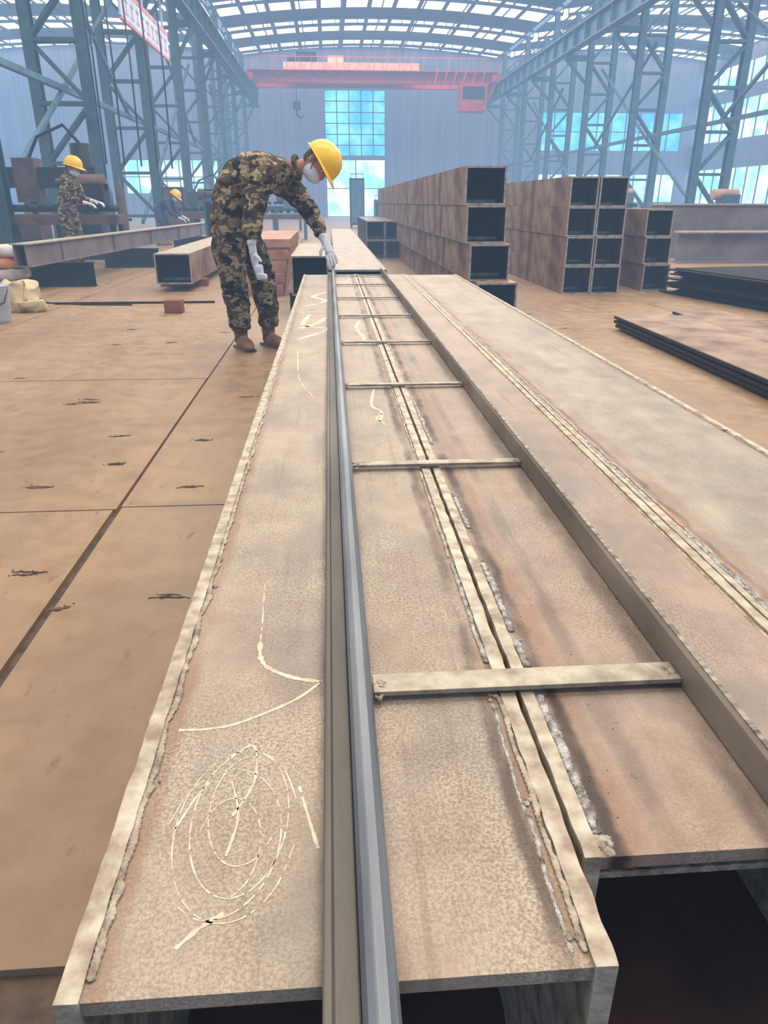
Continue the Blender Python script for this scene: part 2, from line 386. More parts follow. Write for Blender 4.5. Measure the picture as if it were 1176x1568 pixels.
ribbon([(-.10,.50),(-.09,.46),(-.095,.42)],.0025,gap=.1);ribbon([(-.14,.45),(-.13,.48),(-.12,.50)],.0025,gap=.1)
ribbon([(.105,1.62),(.115,1.72),(.095,1.78),(.11,1.95)],.008,gap=0);ribbon([(.12,1.6),(.10,1.66),(.115,1.7)],.006,gap=0);ribbon([(.09,2.6),(.12,2.75),(.10,3.0),(.12,3.2)],.016,gap=.1);ribbon([(-.12,2.5),(-.10,2.1),(-.06,1.9),(-.03,1.8)],.004)
ribbon([(-.13,2.75),(-.05,2.9),(-.02,3.0),(-.12,3.1),(-.1,3.4)],.022,gap=.1);ribbon([(-.13,3.7),(-.03,3.9),(-.1,4.1),(-.02,4.3)],.03,gap=.1);ribbon([(-.14,3.0),(-.06,3.15),(-.03,3.3)],.03,gap=.1)
mb.build('chalk_markings',[m_chalk])
# ---------------------------------------------------------------- hollow columns generic
def hollow(name,xa,xb,ya,yb,za,zb,mats,t=.017,yaw=0,flip=False,ribs=True):
    mb=MB()
    w=xb-xa;h=zb-za;L=yb-ya
    mb.box(0,t,0,L,0,h,0);mb.box(w-t,w,0,L,0,h,0);mb.box(t,w-t,.004,L,h-t,h,1);mb.box(t,w-t,.004,L,0,t,0)
    mb.box(0,w,-.003,0,h-t,h,2);mb.box(0,w,-.003,0,0,t,2);mb.box(0,t,-.003,0,t,h-t,2);mb.box(w-t,w,-.003,0,t,h-t,2)
    e=.0015
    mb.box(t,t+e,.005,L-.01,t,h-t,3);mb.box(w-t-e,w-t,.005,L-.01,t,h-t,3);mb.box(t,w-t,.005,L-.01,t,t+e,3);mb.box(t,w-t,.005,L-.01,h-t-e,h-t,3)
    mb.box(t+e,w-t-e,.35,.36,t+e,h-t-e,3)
    mb.box(t+e,w-t-e,.33,.345,t+e,t+.03,2)
    if ribs:
        y=1.6
        while y<L-.3:
            mb.box(-.003,0,y,y+.025,0,h,0);y+=2.4
    return mb.build(name,mats,0,None,Matrix.Translation((xa,ya,za))@Matrix.Rotation(yaw,4,'Z'))
cm=[m_colr,m_pinkplate,m_coledge,m_colin]
hh=.326
for k,(x,y) in enumerate([(1.335,6.78),(1.275,6.9),(1.245,6.98),(1.235,7.05)]):
    hollow('stacked_box_column',x,x+.375,y,y+12.5,k*hh,k*hh+hh-.002,cm)
for k in range(4):
    for j in range(2):
        hollow('stacked_box_column',2.725+j*.345+(.01 if k%2 else 0),2.725+j*.345+.338,8.68+.02*k,18,k*.318,k*.318+.316,[m_colr,m_colr,m_coledge,m_colin])
for k in range(3):
    hollow('stacked_box_column',3.80-.01*k,4.13-.01*k,8.95+.03*k,19,k*.31,k*.31+.308,[m_colr,m_colr,m_coledge,m_colin])
for k in range(2):
    for j in range(2):
        hollow('stacked_box_column',.70+j*.36,.70+j*.36+.35,14.6,19,k*.34,k*.34+.338,[m_black,m_purple,m_coledge,m_colin])
hollow('steel_box_column',-2.10,-1.67,9.25,13.9,.09,.44,[m_colr,m_web,m_coledge,m_colin],.016)
mb=MB();mb.box(-2.2,-1.6,9.9,10.05,0,.088);mb.box(-2.2,-1.6,13.0,13.15,0,.088);mb.build('timber_bearer',[m_wood])
hollow('steel_box_column',.03,.43,5.75,15,.19,.53,[m_colr,m_p3,m_coledge,m_colin],.014,0)
for y in (6.2,10,14):
    mb=MB();hbeam(mb,-.1,.6,y,0,.188);mb.build('support_i_beam',[m_black])
hollow('steel_box_column',-.36,-.02,7.0,9.2,.2,.55,[m_pinkplate,m_p3,m_coledge,m_colin],.014)
mb=MB();hbeam(mb,-.4,.0,7.3,0,.198);hbeam(mb,-.4,.0,8.5,0,.198);mb.build('support_i_beam',[m_black])
for k in range(5):
    mb=MB();z=.0+.121*k
    mb.box(-1.10+.03*k,-.55+.02*k,8.7+.1*k,12,z,z+.119,0);mb.box(-1.10+.03*k,-.55+.02*k,8.695+.1*k,8.7+.1*k,z,z+.03,1)
    mb.build('stacked_flange_plate',[m_pinkplate,m_colr])
# ---------------------------------------------------------------- left long beam
mb=MB()
mb.box(-.11,.11,0,11,.0,.014,0);mb.box(-.11,.11,0,11,.246,.26,1);mb.box(.06,.075,0,11,.014,.246,0);mb.box(-.075,-.06,0,11,.014,.246,0);
for y in range(1,11,2): mb.box(.075,.10,y,y+.012,.014,.246,0)
mb.build('long_steel_beam',[m_purple,m_web],0,None,Matrix.Translation((-3.60,9.15,.30))@Matrix.Rotation(-.06,4,'Z'))
mb=MB();
for y in (10,13,17.5): hbeam(mb,-4.0+.06*(y-9),-3.1+.06*(y-9),y,0,.298,.14)
mb.build('support_i_beam',[m_black])
mb=MB();mb.tube([(-2.94,8.14,.012),(-1.26,8.16,.012)],.012,8,0);mb.tube([(-3.2,8.3,.008),(-2.6,8.05,.008),(-2.1,8.0,.008)],.008,6,0);mb.build('steel_rod',[m_black])
mb=MB();mb.box(-1.63,-1.46,7.36,7.50,.0,.125);mb.build('timber_block',[m_wood],.006)
# ---------------------------------------------------------------- plates right
for (x,y,w,L,nn,yaw) in [(2.36,3.0,.62,3.1,3,-.02),(3.02,4.6,.5,2.0,2,-.05)]:
    mb=MB()
    for k in range(nn):
        z=.02+k*.035;dx=random.uniform(-.03,.03);dy=random.uniform(-.05,.05)
        mb.box(dx,w+dx,dy,L+dy,z,z+.022,0)
        mb.box(dx+.01,w+dx-.01,dy+.01,L+dy-.01,z+.022,z+.0235,1 if k==nn-1 else 0)
    for yy in (.4,L-.4): mb.box(.02,w-.02,yy,yy+.06,0,.02,0)
    mb.build('steel_plate_stack',[m_black,m_colr],0,None,Matrix.Translation((x,y,0))@Matrix.Rotation(yaw,4,'Z'))
mb=MB()
for k in range(10):
    z=.0+k*.03;dx=random.uniform(-.08,.12);dy=random.uniform(-.25,.15)
    mb.box(dx,1.8+dx,dy,3.2+dy,z,z+.016,0);mb.box(dx+.05,1.7+dx,dy+.1,3.0,z+.016,z+.03,1)
mb.build('steel_plate_stack',[m_black,m_dark],0,None,Matrix.Translation((4.55,5.6,0))@Matrix.Rotation(.18,4,'Z'))
mb=MB()
mb.box(6.2,14,13.3,13.32,.03,.5,0);mb.box(6.2,14,13.15,13.5,.0,.03,0);mb.box(6.2,14,13.15,13.5,.5,.53,1);mb.build('long_steel_beam',[m_purple,m_web])
mb=MB()
mb.box(6.4,8.9,14.5,15.1,.0,.95,0);mb.box(6.38,8.92,14.45,15.15,.95,.98,1);mb.box(9.1,14,14.2,14.9,0,.72,0);mb.box(9.1,14,14.15,14.95,.72,.75,1);mb.box(9.4,9.7,14.17,14.2,.2,.5,2);mb.build('long_steel_beam',[m_purple,m_web,m_colin])
# ---------------------------------------------------------------- hall structure
def zc(x,x0,x1,zp,ze):
    mid=(x0+x1)/2;h=(x1-x0)/2;return zp-(zp-ze)*((x-mid)/h)**2
bays=[(-24,-6.2,10.5,10.0),(-5.9,12.5,10.6,10.0),(12.8,28,10.5,10.0)]
mb=MB();ms=MB()
for bi,(x0,x1,zp,ze) in enumerate(bays):
    n=13
    for i in range(n):
        a=x0+(x1-x0)*i/n;b=x0+(x1-x0)*(i+1)/n;za=zc(a,x0,x1,zp,ze)+.55;zb=zc(b,x0,x1,zp,ze)+.55
        y=-4
        while y<60:
            ye=min(y+6,59.9);ya,yb=y+1.5,min(y+4.5,59.7)
            for (q0,q1) in ((y,ya),(yb,ye)):
                mb.add([(a,q0,za),(b,q0,zb),(b,q1,zb),(a,q1,za)],[(0,1,2,3)],0)
            g=.09
            a2=a+(b-a)*g;b2=b-(b-a)*g;z2=za+(zb-za)*g;z3=zb-(zb-za)*g
            mb.add([(a,ya,za),(a2,ya,z2),(a2,yb,z2),(a,yb,za)],[(0,1,2,3)],0)
            mb.add([(b2,ya,z3),(b,ya,zb),(b,yb,zb),(b2,yb,z3)],[(0,1,2,3)],0)
            ms.add([(a2,ya,z2),(b2,ya,z3),(b2,yb,z3),(a2,yb,z2)],[(0,1,2,3)],0)
            y+=6
mb.build('ceiling',[m_roof]);ms.build('skylight_panels',[m_sky])
y=2
while y<=59:
    mb=MB()
    for bi,(x0,x1,zp,ze) in enumerate(bays):
        n=14;prev=None
        for i in range(n+1):
            x=x0+(x1-x0)*i/n;z=zc(x,x0,x1,zp,ze)
            top=(x,y,z+.4);bot=(x,y,z+.02)
            if prev:
                mb.bar(prev[0],top,.10,.10,0);mb.bar(prev[1],bot,.14,.14,0)
            mb.bar(top,bot,.05,.05,0);prev=(top,bot)
    mb.build('roof_truss',[m_blue]);y+=6
mb=MB()
for (x0,x1,zp,ze) in bays:
    for i in range(1,8):
        x=x0+(x1-x0)*i/8;mb.bar((x,-4,zc(x,x0,x1,zp,ze)+.47),(x,59.8,zc(x,x0,x1,zp,ze)+.47),.07,.08,0)
mb.build('roof_purlins',[m_blue])
def column(x0,x1,y,mt,h=10.0):
    mb=MB();w=.24
    for x in (x0,x1):
        mb.box(x-w/2,x+w/2,y-.13,y-.11,0,h);mb.box(x-w/2,x+w/2,y+.11,y+.13,0,h);mb.box(x-.01,x+.01,y-.11,y+.11,0,h)
    z=.6;k=0
    mb.box(x0-.25,x1+.25,y-.2,y+.2,0,.06)
    while z<h-1:
        for yy in (y-.1,y+.1):
            mb.bar((x0,yy,z),(x1,yy,z),.08,.08)
            a,b=((x0,x1) if k%2 else (x1,x0))
            mb.bar((a,yy,z),(b,yy,z+1.25),.07,.07)
        z+=1.25;k+=1
    mb.build('lattice_steel_column',[mt])
for y in (7.5,13.5,19.5,25.5,31.5,37.5,43.5,49.5,55.5):
    column(-6.6,-5.45,y,m_green)
    column(12.1,13.2,y,m_blue)
def girder(x,z0,z1,mt,y0=-3,y1=58):
    mb=MB()
    mb.box(x-.2,x+.2,y0,y1,z0-.02,z0+.04);mb.box(x-.2,x+.2,y0,y1,z1-.04,z1+.02);mb.box(x-.012,x+.012,y0,y1,z0+.04,z1-.04)
    y=y0
    while y<y1: mb.box(x-.18,x+.18,y,y+.03,z0+.04,z1-.04);y+=1.5
    mb.bar((x,y0,z1+.06),(x,y1,z1+.06),.07,.08)
    s=-1 if x<0 else 1
    xx=x+s*.8
    mb.box(min(x,xx),max(x,xx),y0,y1,z1-.01,z1+.02)
    for zz in (.5,1.0): mb.bar((xx,y0,z1+zz),(xx,y1,z1+zz),.05,.05)
    y=y0
    while y<y1: mb.bar((xx,y,z1),(xx,y,z1+1.0),.04,.04);y+=1.5
    for yy in (7.5,13.5,19.5,25.5,31.5,37.5,43.5,49.5,55.5):
        xe=11.95 if x>0 else -5.32
        mb.bar((x,yy,z0-.12),(xe,yy,z0-.12),.3,.2);mb.bar((x,yy,z0-.15),(xe,yy,z0-1.1),.12,.12)
    mb.build('crane_runway_girder',[mt])
girder(-4.8,7.1,7.9,m_green);girder(10.95,7.15,7.9,m_blue)
mb=MB()
for x in (-6.0,12.7):
    for z in (3.4,9.2): mb.bar((x,0,z),(x,58,z),.12,.12)
    y=7.5;k=0
    while y<55:
        if k%2==0:
            mb.bar((x,y,3.4),(x,y+6,6.6),.09,.09);mb.bar((x,y+6,3.4),(x,y,6.6),.09,.09)
        else:
            mb.bar((x,y,0.4),(x,y+6,3.4),.09,.09)
        y+=6;k+=1
mb.build('column_bracing',[m_blue])
YF=60
mb=MB()
def wp(x0,x1,z0,z1): mb.box(x0,x1,YF,YF+.2,z0,z1)
wp(-5.9,-.1,0,11.4);wp(4.35,12.8,0,11.4);wp(-.1,4.35,3.95,4.2);wp(-.1,4.35,8.5,11.4)
wp(-24,-15,0,11);wp(-15,-8,0,1.6);wp(-15,-8,3.9,11);wp(-8,-5.9,0,11)
wp(12.8,16,0,11);wp(16,27,0,1.0);wp(16,27,3.0,4.6);wp(16,27,7.2,11);wp(27,28,0,11)
for i in range(40): mb.box(-5.9+i*.46,-5.86+i*.46,YF-.04,YF,9.0,11.3)
mb.build('wall_far',[m_wall])
def window(nm,x0,x1,z0,z1,nx,nz,mt,y=YF):
    mb=MB();mb.box(x0,x1,y+.1,y+.12,z0,z1,0)
    for i in range(nx+1):
        x=x0+(x1-x0)*i/nx;mb.box(x-.035,x+.035,y+.02,y+.1,z0,z1,1)
    for i in range(nz+1):
        z=z0+(z1-z0)*i/nz;mb.box(x0,x1,y+.02,y+.1,z-.03,z+.03,1)
    mb.build(nm,[mt,m_blue])
window('window_1',-.1,4.35,4.2,8.5,5,6,m_win)
window('door_1',-.1,4.35,0,3.95,2,2,m_door)
window('window_2',-15,-8,1.6,3.9,7,2,m_door);window('window_3',16,27,1,3,10,1,m_door);window('window_4',16,27,4.6,7.2,10,2,m_win)
for (nm,x,s) in (('left',-24,-1),('right',28,1)):
    mb=MB();mw_=MB()
    xo,xi=(x-.2,x) if s<0 else (x,x+.2)
    for z0,z1 in ((0,.9),(3.2,5.0),(7.4,8.2),(9.6,11)): mb.box(xo,xi,-4,60,z0,z1)
    for z0,z1 in ((.9,3.2),(5.0,7.4),(8.2,9.6)):
        xm=(xo+xi)/2;mw_.box(xm-.01,xm+.01,-4,60,z0,z1,0)
        y=-4
        while y<60: mw_.box(xm-.05,xm+.05,y-.06,y+.06,z0,z1,1);y+=1.5
    mb.build('wall_'+nm,[m_wall]);mw_.build('window_5' if s<0 else 'window_6',[m_door,m_blue])
# overhead crane
mb=MB()
yc=53.2;z0=8.02
for yy in (yc,yc+2.4):
    mb.box(-4.9,11.1,yy-.2,yy+.2,z0,z0+.62,0)
    mb.box(-4.9,11.1,yy-.28,yy+.28,z0+.6,z0+.66,0)
for x in (-4.8,10.95): mb.box(x-.3,x+.3,yc-1.2,yc+3.6,z0,z0+.4,0)
for i in range(21): mb.bar((-4.7+i*.78,yc-.9,z0+.6),(-4.7+i*.78,yc-.9,z0+1.3),.03,.03,0)
mb.bar((-4.8,yc-.9,z0+1.3),(11,yc-.9,z0+1.3),.04,.04,0);mb.box(-4.8,11,yc-.95,yc-.2,z0+.56,z0+.6,0)
mb.box(-2.6,6.0,yc-.3,yc+2.7,z0+.66,z0+1.1,1);mb.box(-1.8,-.5,yc,yc+1.8,z0+1.1,z0+1.7,2);mb.box(.2,1.2,yc,yc+1.8,z0+1.1,z0+1.5,1);mb.tube([(-2.4,yc+.8,z0+1.35),(-1.9,yc+.8,z0+1.35)],.28,12,2)
mb.bar((-1.9,yc+1,z0+.7),(-1.9,yc+1,7.0),.05,.05,2);mb.box(-2.15,-1.65,yc+.8,yc+1.2,6.6,7.1,2)
mb.tube([(-1.9,yc+1,6.6),(-1.9,yc+1,6.3),(-1.65,yc+1,6.1),(-1.5,yc+1,6.3)],[.08,.08,.08,.04],8,2)
mb.box(8.5,10.2,yc-1.6,yc-.3,6.35,7.9,0);mb.box(8.65,10.05,yc-1.62,yc-1.6,7.0,7.7,2);mb.bar((10.1,yc-1,6.5),(11.0,yc-1,8.3),.3,.12,0)
for i in range(6): mb.bar((6.8+i*.6,yc-1.3,7.6),(7.1+i*.6,yc-1.3,8.7),.06,.06,0)
mb.bar((6.6,yc-1.3,7.6),(10.4,yc-1.3,7.6),.08,.08,0)
mb.build('overhead_bridge_crane',[m_red,m_cream,m_dark])
# sign board
mb=MB();mb.box(-5.18,-5.13,22.2,28.3,5.35,6.0,1);mb.box(-5.19,-5.12,22.2,28.3,6.0,6.12,0);mb.box(-5.19,-5.12,22.2,28.3,5.30,5.38,0)
for y in (22.5,25.2,28): mb.bar((-5.21,y,5.4),(-5.21,y,6.95),.06,.06,1)
for i in range(9):
    yy=22.7+i*.62;mb.box(-5.127,-5.122,yy,yy+.32,5.5,5.56,0);mb.box(-5.127,-5.122,yy+.13,yy+.19,5.56,5.88,0);mb.box(-5.127,-5.122,yy,yy+.34,5.78,5.84,0)
mb.build('hanging_sign_board',[m_sign1,m_sign2])
# ---------------------------------------------------------------- left clutter
def sack(mb,c,r,mi,seed,cr=.022):
    o=len(mb.v);mb.ell(c,r,mi,24,14)
    for i in range(o,len(mb.v)):
        p=Vector(mb.v[i])-Vector(c)
        q=Vector([math.copysign(abs(p[j]/r[j])**.55,p[j])*r[j] for j in range(3)])
        n=mn.noise_vector(Vector(mb.v[i])*9+Vector((seed,0,0)))*cr
        q+=n;z=max(c[2]+q.z,c[2]-r[2]*.96)
        mb.v[i]=(c[0]+q.x,c[1]+q.y,z)
mb=MB()
for k in range(4): sack(mb,(-4.02+.03*(k%2),9.55,.072+k*.13),(.28,.22,.072),1 if k==2 else 0,k)
mb.build('cement_sack_pile',[m_sack,m_orng])
mb=MB();mb.tube([(-3.02,6.9,0),(-3.02,6.9,.02),(-3.02,6.9,.30),(-3.02,6.9,.32)],[.10,.115,.14,.15],20,0,1,False);mb.tube([(-3.02,6.9,.03),(-3.02,6.9,.31)],[.108,.135],20,0)
mb.tube([(-3.16,6.9,.29),(-3.14,6.82,.18),(-3.02,6.76,.14),(-2.9,6.82,.18),(-2.88,6.9,.29)],.005,6,1);mb.build('plastic_bucket',[m_bucket,m_black])
mb=MB();sack(mb,(-3.12,7.74,.13),(.17,.18,.135),0,3,.09);sack(mb,(-2.98,7.6,.055),(.14,.12,.058),0,5,.07);mb.build('cream_plastic_bag',[m_ysheet])
def machine(x,y,h,c1,c2,kind):
    mb=MB()
    if kind==0:
        mb.box(x-.8,x+.8,y-.4,y+.4,0,.35,0);mb.box(x-.8,x-.4,y-.3,y+.3,.35,.8,1)
        mb.tube([(x+.45,y,.35),(x+.45,y,h)],[.2,.18],14,0);mb.box(x-.9,x+.7,y-.14,y+.14,h-.75,h-.4,0)
        mb.box(x-.75,x-.35,y-.22,y+.22,h-1.0,h-.25,1);mb.tube([(x-.55,y,h-1.0),(x-.55,y,h-1.35)],[.07,.05],10,2)
        mb.tube([(x+.45,y,h),(x+.2,y,h+.3),(x-.3,y,h+.1),(x-.5,y,h-.25)],.03,8,2)
    elif kind==1:
        mb.box(x-.3,x+.3,y-.35,y+.35,.12,.12+h,0);mb.box(x-.25,x+.25,y-.36,y-.35,.2,.05+h,1)
        for a in(-.25,.25):
            for b in(-.28,.28): mb.tube([(x+a-.03,y+b,.08),(x+a+.03,y+b,.08)],.08,12,2)
        mb.tube([(x-.26,y-.3,h+.1),(x-.26,y-.3,h+.28),(x+.26,y-.3,h+.28),(x+.26,y-.3,h+.1)],.015,8,2)
        mb.tube([(x,y-.37,.4),(x+.2,y-.6,.1),(x+.6,y-.5,.02),(x+1.1,y-.7,.02)],.015,8,2)
    elif kind==2:
        for i in range(4):
            xx=x+i*.28;mb.tube([(xx,y,0),(xx,y,h*.8),(xx,y,h*.9),(xx,y,h)],[.11,.11,.06,.03],14,i%2)
        mb.box(x-.15,x+1.0,y+.1,y+.14,.6,.66,2)
    elif kind==3:
        mb.box(x-1,x+1,y-.3,y+.3,h*.5,h*.62,0)
        for a in(-.9,0,.9):
            for b in(-.25,.25): mb.box(x+a-.04,x+a+.04,y+b-.04,y+b+.04,0,h*.5,1)
        for i in range(9): mb.tube([(x-.9+i*.22,y-.28,h*.7),(x-.9+i*.22,y+.28,h*.7)],.06,10,2)
        mb.box(x+.3,x+.8,y-.2,y+.2,h*.75,h,1);mb.tube([(x+.1,y,h),(x+.8,y,h)],.14,12,0)
    mb.build({0:'radial_arm_drill',1:'welding_power_source',2:'gas_cylinder_rack',3:'roller_table_machine'}[kind],[c1,c2,m_dark],.006)
machine(-5.0,15.2,2.0,m_black,m_brown,0)
machine(-4.6,13.8,1.3,m_brown,m_black,3)
machine(-2.2,16.2,.95,m_blue,m_black,1);machine(-5.6,18.4,1.5,m_blue,m_brown,2)
machine(-3.6,21.5,1.2,m_brown,m_black,3);machine(-1.6,23,1.1,m_brown,m_blue,3);machine(1.2,33,1.8,m_black,m_blue,1)
machine(-4.6,24,1.3,m_black,m_brown,1);machine(-2.6,25,1.2,m_blue,m_black,1);machine(-4.2,28,1.6,m_brown,m_black,0);machine(-2.0,30,1.4,m_black,m_brown,3)
machine(2.4,36,1.0,m_blue,m_black,1);machine(9.5,26,1.3,m_cream,m_blue,3);machine(7.5,30,1.4,m_blue,m_cream,2);machine(3.6,40,1.2,m_blue,m_blue,3)
machine(-7.9,12.6,1.3,m_brown,m_black,3);machine(-8.8,15,1.8,m_green,m_brown,0);machine(10.5,21,1.2,m_cream,m_blue,3);machine(6.5,24,1.2,m_black,m_blue,1);machine(10.8,29,1.5,m_black,m_brown,0);machine(-9.5,21,1.8,m_black,m_brown,0);machine(-8,24,1.4,m_brown,m_black,3)
mb=MB()
for i in range(5):
    x=-5.0+i*.25;mb.tube([(x,18.5+i*.6,6.8),(x+.05,18.4+i*.6,4),(x,18.5+i*.6,1.8)],.02,6,0)
mb.build('hanging_cables',[m_black])
# ---------------------------------------------------------------- people
def empty(name,loc):
    e=D.objects.new(name,None);e.location=loc;e.empty_display_size=.1;scene.collection.objects.link(e);return e
def skin(name,pts,edges,mat,parent,sub=2,disp=0,root=0):
    me=D.meshes.new(name);me.from_pydata([Vector(p[0]) for p in pts],edges,[])
    o=D.objects.new(name,me);scene.collection.objects.link(o);me.materials.append(mat)
    sk=o.modifiers.new('skin','SKIN');sk.use_smooth_shade=True
    lay=me.skin_vertices[0] if me.skin_vertices else None
    if lay is None:
        bm=bmesh.new();bm.from_mesh(me);bm.verts.layers.skin.verify();bm.to_mesh(me);bm.free();lay=me.skin_vertices[0]
    for i,p in enumerate(pts):
        r=p[1];lay.data[i].radius=(r if not hasattr(r,'__len__') else r[0], r if not hasattr(r,'__len__') else r[1])
        lay.data[i].use_root=(i==root)
    ss=o.modifiers.new('sub','SUBSURF');ss.levels=sub;ss.render_levels=sub
    if disp:
        tx=D.textures.new('folds','CLOUDS');tx.noise_scale=.075;tx.noise_depth=3
        dm=o.modifiers.new('disp','DISPLACE');dm.texture=tx;dm.texture_coords='GLOBAL';dm.strength=disp;dm.mid_level=.5
    o.parent=parent;o.matrix_parent_inverse=Matrix.Translation(parent.location).inverted()
    return o
def hand(parent,name,wrist,dirv,nrm,curl,mat,side=1,sc=1.0,cuff=True,spread=.18):
    w=Vector(wrist);d=Vector(dirv).normalized();n=Vector(nrm);n=(n-d*n.dot(d)).normalized();s=d.cross(n)*side
    P=[(w-d*.07*sc,.036*sc),(w,.027*sc),(w+d*.045*sc,(.030*sc,.020*sc))];E=[(0,1),(1,2)]
    lens=[.070,.080,.074,.058]
    for i in range(4):
        off=(i-1.5)*.021*sc
        k=w+d*.092*sc+s*off;dd=(d+s*(i-1.5)*spread*.35).normalized()
        idx=len(P);P.append((k,.0115*sc));E.append((2,idx))
        pos=k;ang=curl*.6
        for j,fr in enumerate((.45,.32,.23)):
            a=ang;dv=(dd*math.cos(a)-n*math.sin(a))
            pos=pos+dv*lens[i]*fr*sc*1.05;P.append((pos,(.0100-.0012*j)*sc));E.append((len(P)-2,len(P)-1));ang+=curl
    b=w+d*.028*sc-s*.026*sc;idx=len(P);P.append((b,.014*sc));E.append((2,idx));t1=b+(d*.6-s*.75-n*.3).normalized()*.034*sc
    P.append((t1,.012*sc));E.append((idx,idx+1));P.append((t1+(d*.85-s*.35-n*.4).normalized()*.032*sc,.0105*sc));E.append((idx+1,idx+2))
    return skin(name,P,E,mat,parent,2,0,1)
m_lip=M('lip',lin(160,96,80),lin(140,80,70),.5)
def head(parent,c,up,fwd,masked=True,helmet=True,hs=1.0):
    up=Vector(up).normalized();fw=Vector(fwd);fw=(fw-up*fw.dot(up)).normalized();rt=fw.cross(up)
    R=Matrix((rt,fw,up)).transposed().to_4x4();T=Matrix.Translation(c)@R
    loc=Matrix.Translation(Vector(parent.location)).inverted()
    def put(mb,name,mats,bev=0,sub=0):
        o=mb.build(name,mats,bev);
        o.parent=parent;o.matrix_parent_inverse=Matrix.Identity(4);o.matrix_basis=loc@T;return o
    mb=MB();mb.ell((0,0,0),(.076,.098,.116),0,36,28)
    g=lambda p,c,s:math.exp(-sum(((p[i]-c[i])/s[i])**2 for i in range(3)))
    for i,v in enumerate(mb.v):
        p=Vector(v)
        if p.z<0: k=1+.30*p.z/.116; p.x*=k; 
        if p.z<-.02 and p.y<0: p.y*=1+.9*(p.z+.02)/.116
        p.y+=.026*g(p,(0,.1,-.018),(.013,.04,.026))
        p.y+=.006*g(p,(0,.1,-.062),(.024,.04,.010))
        p.y+=.010*g(p,(0,.09,-.098),(.024,.05,.018))
        for s in(-1,1):
            p.y-=.011*g(p,(s*.031,.095,.010),(.016,.04,.013))
            p.y+=.005*g(p,(s*.034,.09,.032),(.024,.04,.010))
        mb.v[i]=tuple(p)
    for s in(-1,1):
        mb.ell((s*.030,.083,.009),(.0115,.010,.009),1,12,8)
        mb.ell((s*.030,.0925,.009),(.005,.003,.005),2,8,6)
        mb.ell((s*.079,-.008,-.004),(.009,.020,.032),0,14,10);mb.ell((s*.087,-.004,-.002),(.003,.010,.018),3,10,8)
        mb.bar((s*.016,.097,.031),(s*.046,.090,.033),.006,.006,2)
    mb.tube([(-.022,.096,-.063),(0,.101,-.064),(.022,.096,-.063)],[.002,.004,.002],6,3)
    put(mb,'head',[m_skin,m_mask,m_hair,m_lip])
    mb=MB();mb.ell((0,-.010,.012),(.083,.102,.120),0,32,24)
    keep=[];
    for i,f_ in enumerate(mb.f):
        cc=sum((Vector(mb.v[j]) for j in f_),Vector())/len(f_)
        if not((cc.y>.035 and cc.z<.06) or cc.z<-.06 or (abs(cc.x)>.05 and abs(cc.y)<.03 and cc.z<.02)): keep.append(f_)
    mb.f=keep;mb.m=[0]*len(keep);mb.sm=[True]*len(keep);put(mb,'hair',[m_hair])
    if masked:
        mb=MB();mb.ell((0,.010,-.052),(.074,.104,.062),0,28,20);keep=[]
        for f_ in mb.f:
            cc=sum((Vector(mb.v[j]) for j in f_),Vector())/len(f_)
            if cc.y>.012: keep.append(f_)
        mb.f=keep;mb.m=[0]*len(keep);mb.sm=[True]*len(keep)
        for s in(-1,1): mb.tube([(s*.070,.03,-.035),(s*.080,.0,.0),(s*.084,-.025,.012)],.0015,5,0);mb.tube([(s*.066,.02,-.075),(s*.076,-.01,-.05),(s*.082,-.03,-.03)],.0015,5,0)
        put(mb,'face_mask',[m_mask])
    if helmet:
        mb=MB();nu,nv=40,14;vs=[];fs=[]
        for j in range(nv+1):
            a=math.pi/2*j/nv
            for i in range(nu):
                t=2*math.pi*i/nu
                rr=math.cos(a)**.75 if j<nv else 0.001
                x=.122*rr*math.cos(t);y=.142*rr*math.sin(t);z=.135*math.sin(a)**1.05 if a>0 else 0
                ridge=.007*math.exp(-(x/.016)**2)*(1 if abs(y)<.13 else .3)+.004*math.exp(-((abs(x)-.045)/.010)**2)
                vs.append((x,y,z+ridge*math.sin(a)))
        for j in range(nv):
            for i in range(nu):
                p=j*nu+i;q=j*nu+(i+1)%nu;fs.append((p,q,q+nu,p+nu))
        mb.add(vs,fs,0,True)
        vs=[];fs=[]
        for i in range(nu):
            t=2*math.pi*i/nu;fr=max(0,math.sin(t))**2.2
            vs.append((.120*math.cos(t),.140*math.sin(t),.004));e=.012+.050*fr
            vs.append(((.122+e*.7)*math.cos(t),(.142+e)*math.sin(t),-.006-.016*fr))
            vs.append(((.122+e*.7)*math.cos(t),(.142+e)*math.sin(t),-.010-.016*fr))
            vs.append((.118*math.cos(t),.138*math.sin(t),-.004))
        for i in range(nu):
            a=i*4;b=((i+1)%nu)*4
            for k in range(4): fs.append((a+k,b+k,b+(k+1)%4,a+(k+1)%4))
        mb.add(vs,fs,0,True)
        mb.tube([(.088,.02,0),(.080,.03,-.06),(.05,.05,-.115),(0,.058,-.125),(-.05,.05,-.115),(-.080,.03,-.06),(-.088,.02,0)],.003,6,1)
        o=put(mb,'helmet',[m_yel,m_hair]);
        o.matrix_basis=loc@T@Matrix.Translation((0,.004,.030))@Matrix.Rotation(math.radians(4),4,'X')
